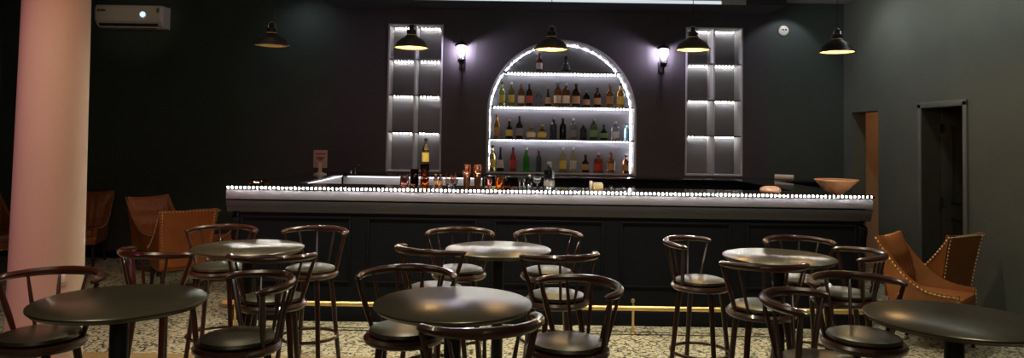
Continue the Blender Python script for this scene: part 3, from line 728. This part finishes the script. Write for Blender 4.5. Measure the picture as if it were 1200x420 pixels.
for px, d, az, lab in stools:
    p = pt(px, 163+.0157*(px-600)+840*(1.6-SEATZ)/d, Y=d)
    rz = math.radians(az-90)
    if st0 is None:
        st0 = make_stool(lab); st0.location = (p.x, d, 0); st0.rotation_euler = (0, 0, rz)
    else: dup(st0, (p.x, d, 0), rz, lab)

# ------------------------------------------------------------------ armchairs (front faces -Y)
def make_armchair(label):
    t_ = thing('nailhead_armchair', label, 'armchair', (0, 0, 0), 0, 'cognac leather armchairs')
    W = .245; yb = .24; yf = -.24; H = .865; sz = .44
    # seat
    bm = bmesh.new(); box(bm, -W+.05, W-.05, yf, yb-.05, .34, sz, bev=.03); obj('seat', bm, M_tan, t_)
    bm = bmesh.new(); box(bm, -W+.01, W-.01, yf+.01, yb, .26, .355, bev=.012); obj('seat_rail', bm, M_tan, t_)
    # back: tufted grid
    nx, nz = 22, 26; bm = bmesh.new(); fr, bk = [], []
    def by(z): return yb+.10*(max(0, z-.3)/.58)**1.3
    for j in range(nz+1):
        z = .30+(H-.30)*j/nz; rf, rb = [], []
        hw = W-.02+.035*(j/nz)
        for i in range(nx+1):
            u = -1+2*i/nx; x = u*hw
            du = (u*3.0+ (.5 if int(j/nz*5) % 2 else 0)); 
            tuft = .010*math.cos(PI*2*(u*1.6+j/nz*1.7))*math.cos(PI*2*(u*1.6-j/nz*1.7)) if j > 6 else 0
            ed = (1-abs(u)**6)*(1-(j/nz)**10)
            zt_ = z+.015*(1-u*u)*(j/nz)**4*-1
            rf.append(bm.verts.new((x, by(z)-.055*ed-.01+tuft*ed+.03*(-abs(u)**4)*0, zt_)))
            rb.append(bm.verts.new((x, by(z)+.022, zt_)))
        fr.append(rf); bk.append(rb)
    for g in (fr, bk):
        for j in range(nz):
            for i in range(nx): bm.faces.new((g[j][i], g[j][i+1], g[j+1][i+1], g[j+1][i]))
    for j in range(nz):
        for i in (0, nx): bm.faces.new((fr[j][i], fr[j+1][i], bk[j+1][i], bk[j][i]))
    for i in range(nx):
        for j in (0, nz): bm.faces.new((fr[j][i], fr[j][i+1], bk[j][i+1], bk[j][i]))
    obj('backrest', bm, M_tan, t_)
    # arms: swept panels
    def armtop(s):      # s 0 at back, 1 at front
        return .47+(H-.47)*(1-s)**3.3
    def trim(line):
        nb_ = bmesh.new(); tube(nb_, line, .0012, 4)
        d_ = [0]
        for p_, q_ in zip(line, line[1:]): d_.append(d_[-1]+(q_-p_).length)
        t0 = .008; i_ = 0
        while t0 < d_[-1]:
            while d_[i_+1] < t0: i_ += 1
            q_ = line[i_].lerp(line[i_+1], (t0-d_[i_])/(d_[i_+1]-d_[i_]))
            bmesh.ops.create_icosphere(nb_, subdivisions=1, radius=.0085, matrix=Matrix.Translation(q_)); t0 += .031
        obj('nailhead_trim', nb_, M_nail, t_)['label'] = 'row of small brass nailheads'
    for sd in (-1, 1):
        bm = bmesh.new(); ns, nh = 18, 10; ino, outo = [], []
        for i in range(ns+1):
            s = i/ns; zt_ = armtop(s); a1, a2 = [], []
            for j in range(nh+1):
                v = j/nh; z = .28+(zt_-.28)*v
                y = (by(z)+.02)*(1-s)+(yf+.02)*s
                bulge = .035*math.sin(PI*min(1, s*1.0))*v+.035*(z-.28)/(H-.28)
                a1.append(bm.verts.new((sd*(W-.012+bulge), y, z))); a2.append(bm.verts.new((sd*(W-.055+bulge), y, z)))
            ino.append(a2); outo.append(a1)
        for g in (ino, outo):
            for i in range(ns):
                for j in range(nh): bm.faces.new((g[i][j], g[i+1][j], g[i+1][j+1], g[i][j+1]))
        for i in range(ns):
            for j in (0, nh): bm.faces.new((ino[i][j], ino[i+1][j], outo[i+1][j], outo[i][j]))
        for j in range(nh):
            for i in (0, ns): bm.faces.new((ino[i][j], ino[i][j+1], outo[i][j+1], outo[i][j]))
        top = [Vector(outo[i][nh].co)+Vector((sd*.002, 0, -.014)) for i in range(ns+1)]
        down = [Vector(outo[ns][nh-q].co)+Vector((-sd*.004, -.003, -.014)) for q in range(1, nh-1)]
        trim(top+down)
        obj('arm', bm, M_tan, t_)
    bl = [Vector((sd_*(W-.035+.035*(z-.3)/.58), by(z)+.023, z)) for sd_, z in [(-1, .34+.505*k/20) for k in range(21)]]
    br = [Vector((-v.x, v.y, v.z)) for v in bl][::-1]
    trim(bl+[Vector((bl[-1].x*(1-k/5), by(.845)+.023, .845)) for k in range(1, 10)]+br)
    trim([Vector((-.2+.4*k/10, yf+.007, .275)) for k in range(11)])
    for sx in (-1, 1):
        for y, dy in ((yf+.05, -.02), (yb-.02, .06)):
            obj('leg', T([(sx*(W-.05), y, .265), (sx*(W-.045), y+dy*.4, .13), (sx*(W-.03), y+dy, 0)], lambda t: .023-.009*t, 10), M_chairleg, t_)
    return t_
ac0 = None
# (px, depth, facing azimuth)
chairs = [
 (192, 8.35, -30, 'tan tufted armchair facing us by the left wall'),
 (209, 7.3, 128, 'tan armchair with its nailhead trimmed back towards us'),
 (92, 8.75, -75, 'tufted brown armchair partly hidden behind the column'),
 (-6, 8.2, -20, 'dark brown armchair cut off by the left edge'),
 (264, 7.9, 182, 'tan armchair near the left end of the bar'),
 (1096, 5.75, -46, 'cognac armchair with nailhead trim, back at left, by the doorway'),
 (1084, 6.35, 120, 'cognac armchair with its dark back to us, against right wall'),
]
for px, d, az, lab in chairs:
    p = pt(px, 320, Y=d); rz = math.radians(az+90)
    if ac0 is None: ac0 = make_armchair(lab); ac0.location = (p.x, d, 0); ac0.rotation_euler = (0, 0, rz)
    else: dup(ac0, (p.x, d, 0), rz, lab)
p = pt(240, 251, Y=8.35)
sd = thing('side_table', 'small round lounge table behind the trimmed armchair', 'table', (p.x, 8.35, 0))
obj('tabletop', L_([(0, .70), (.17, .70), (.18, .708), (.178, .718), (0, .72)], 36), mat('worn wood top', (.28, .2, .13), .3, noise=(8, .2, (1, 6, 1))), sd)
obj('stem', L_([(.02, .02), (.02, .70)], 16), M_iron, sd); obj('base', L_([(.13, 0), (.13, .012), (.03, .03)], 28), M_iron, sd)
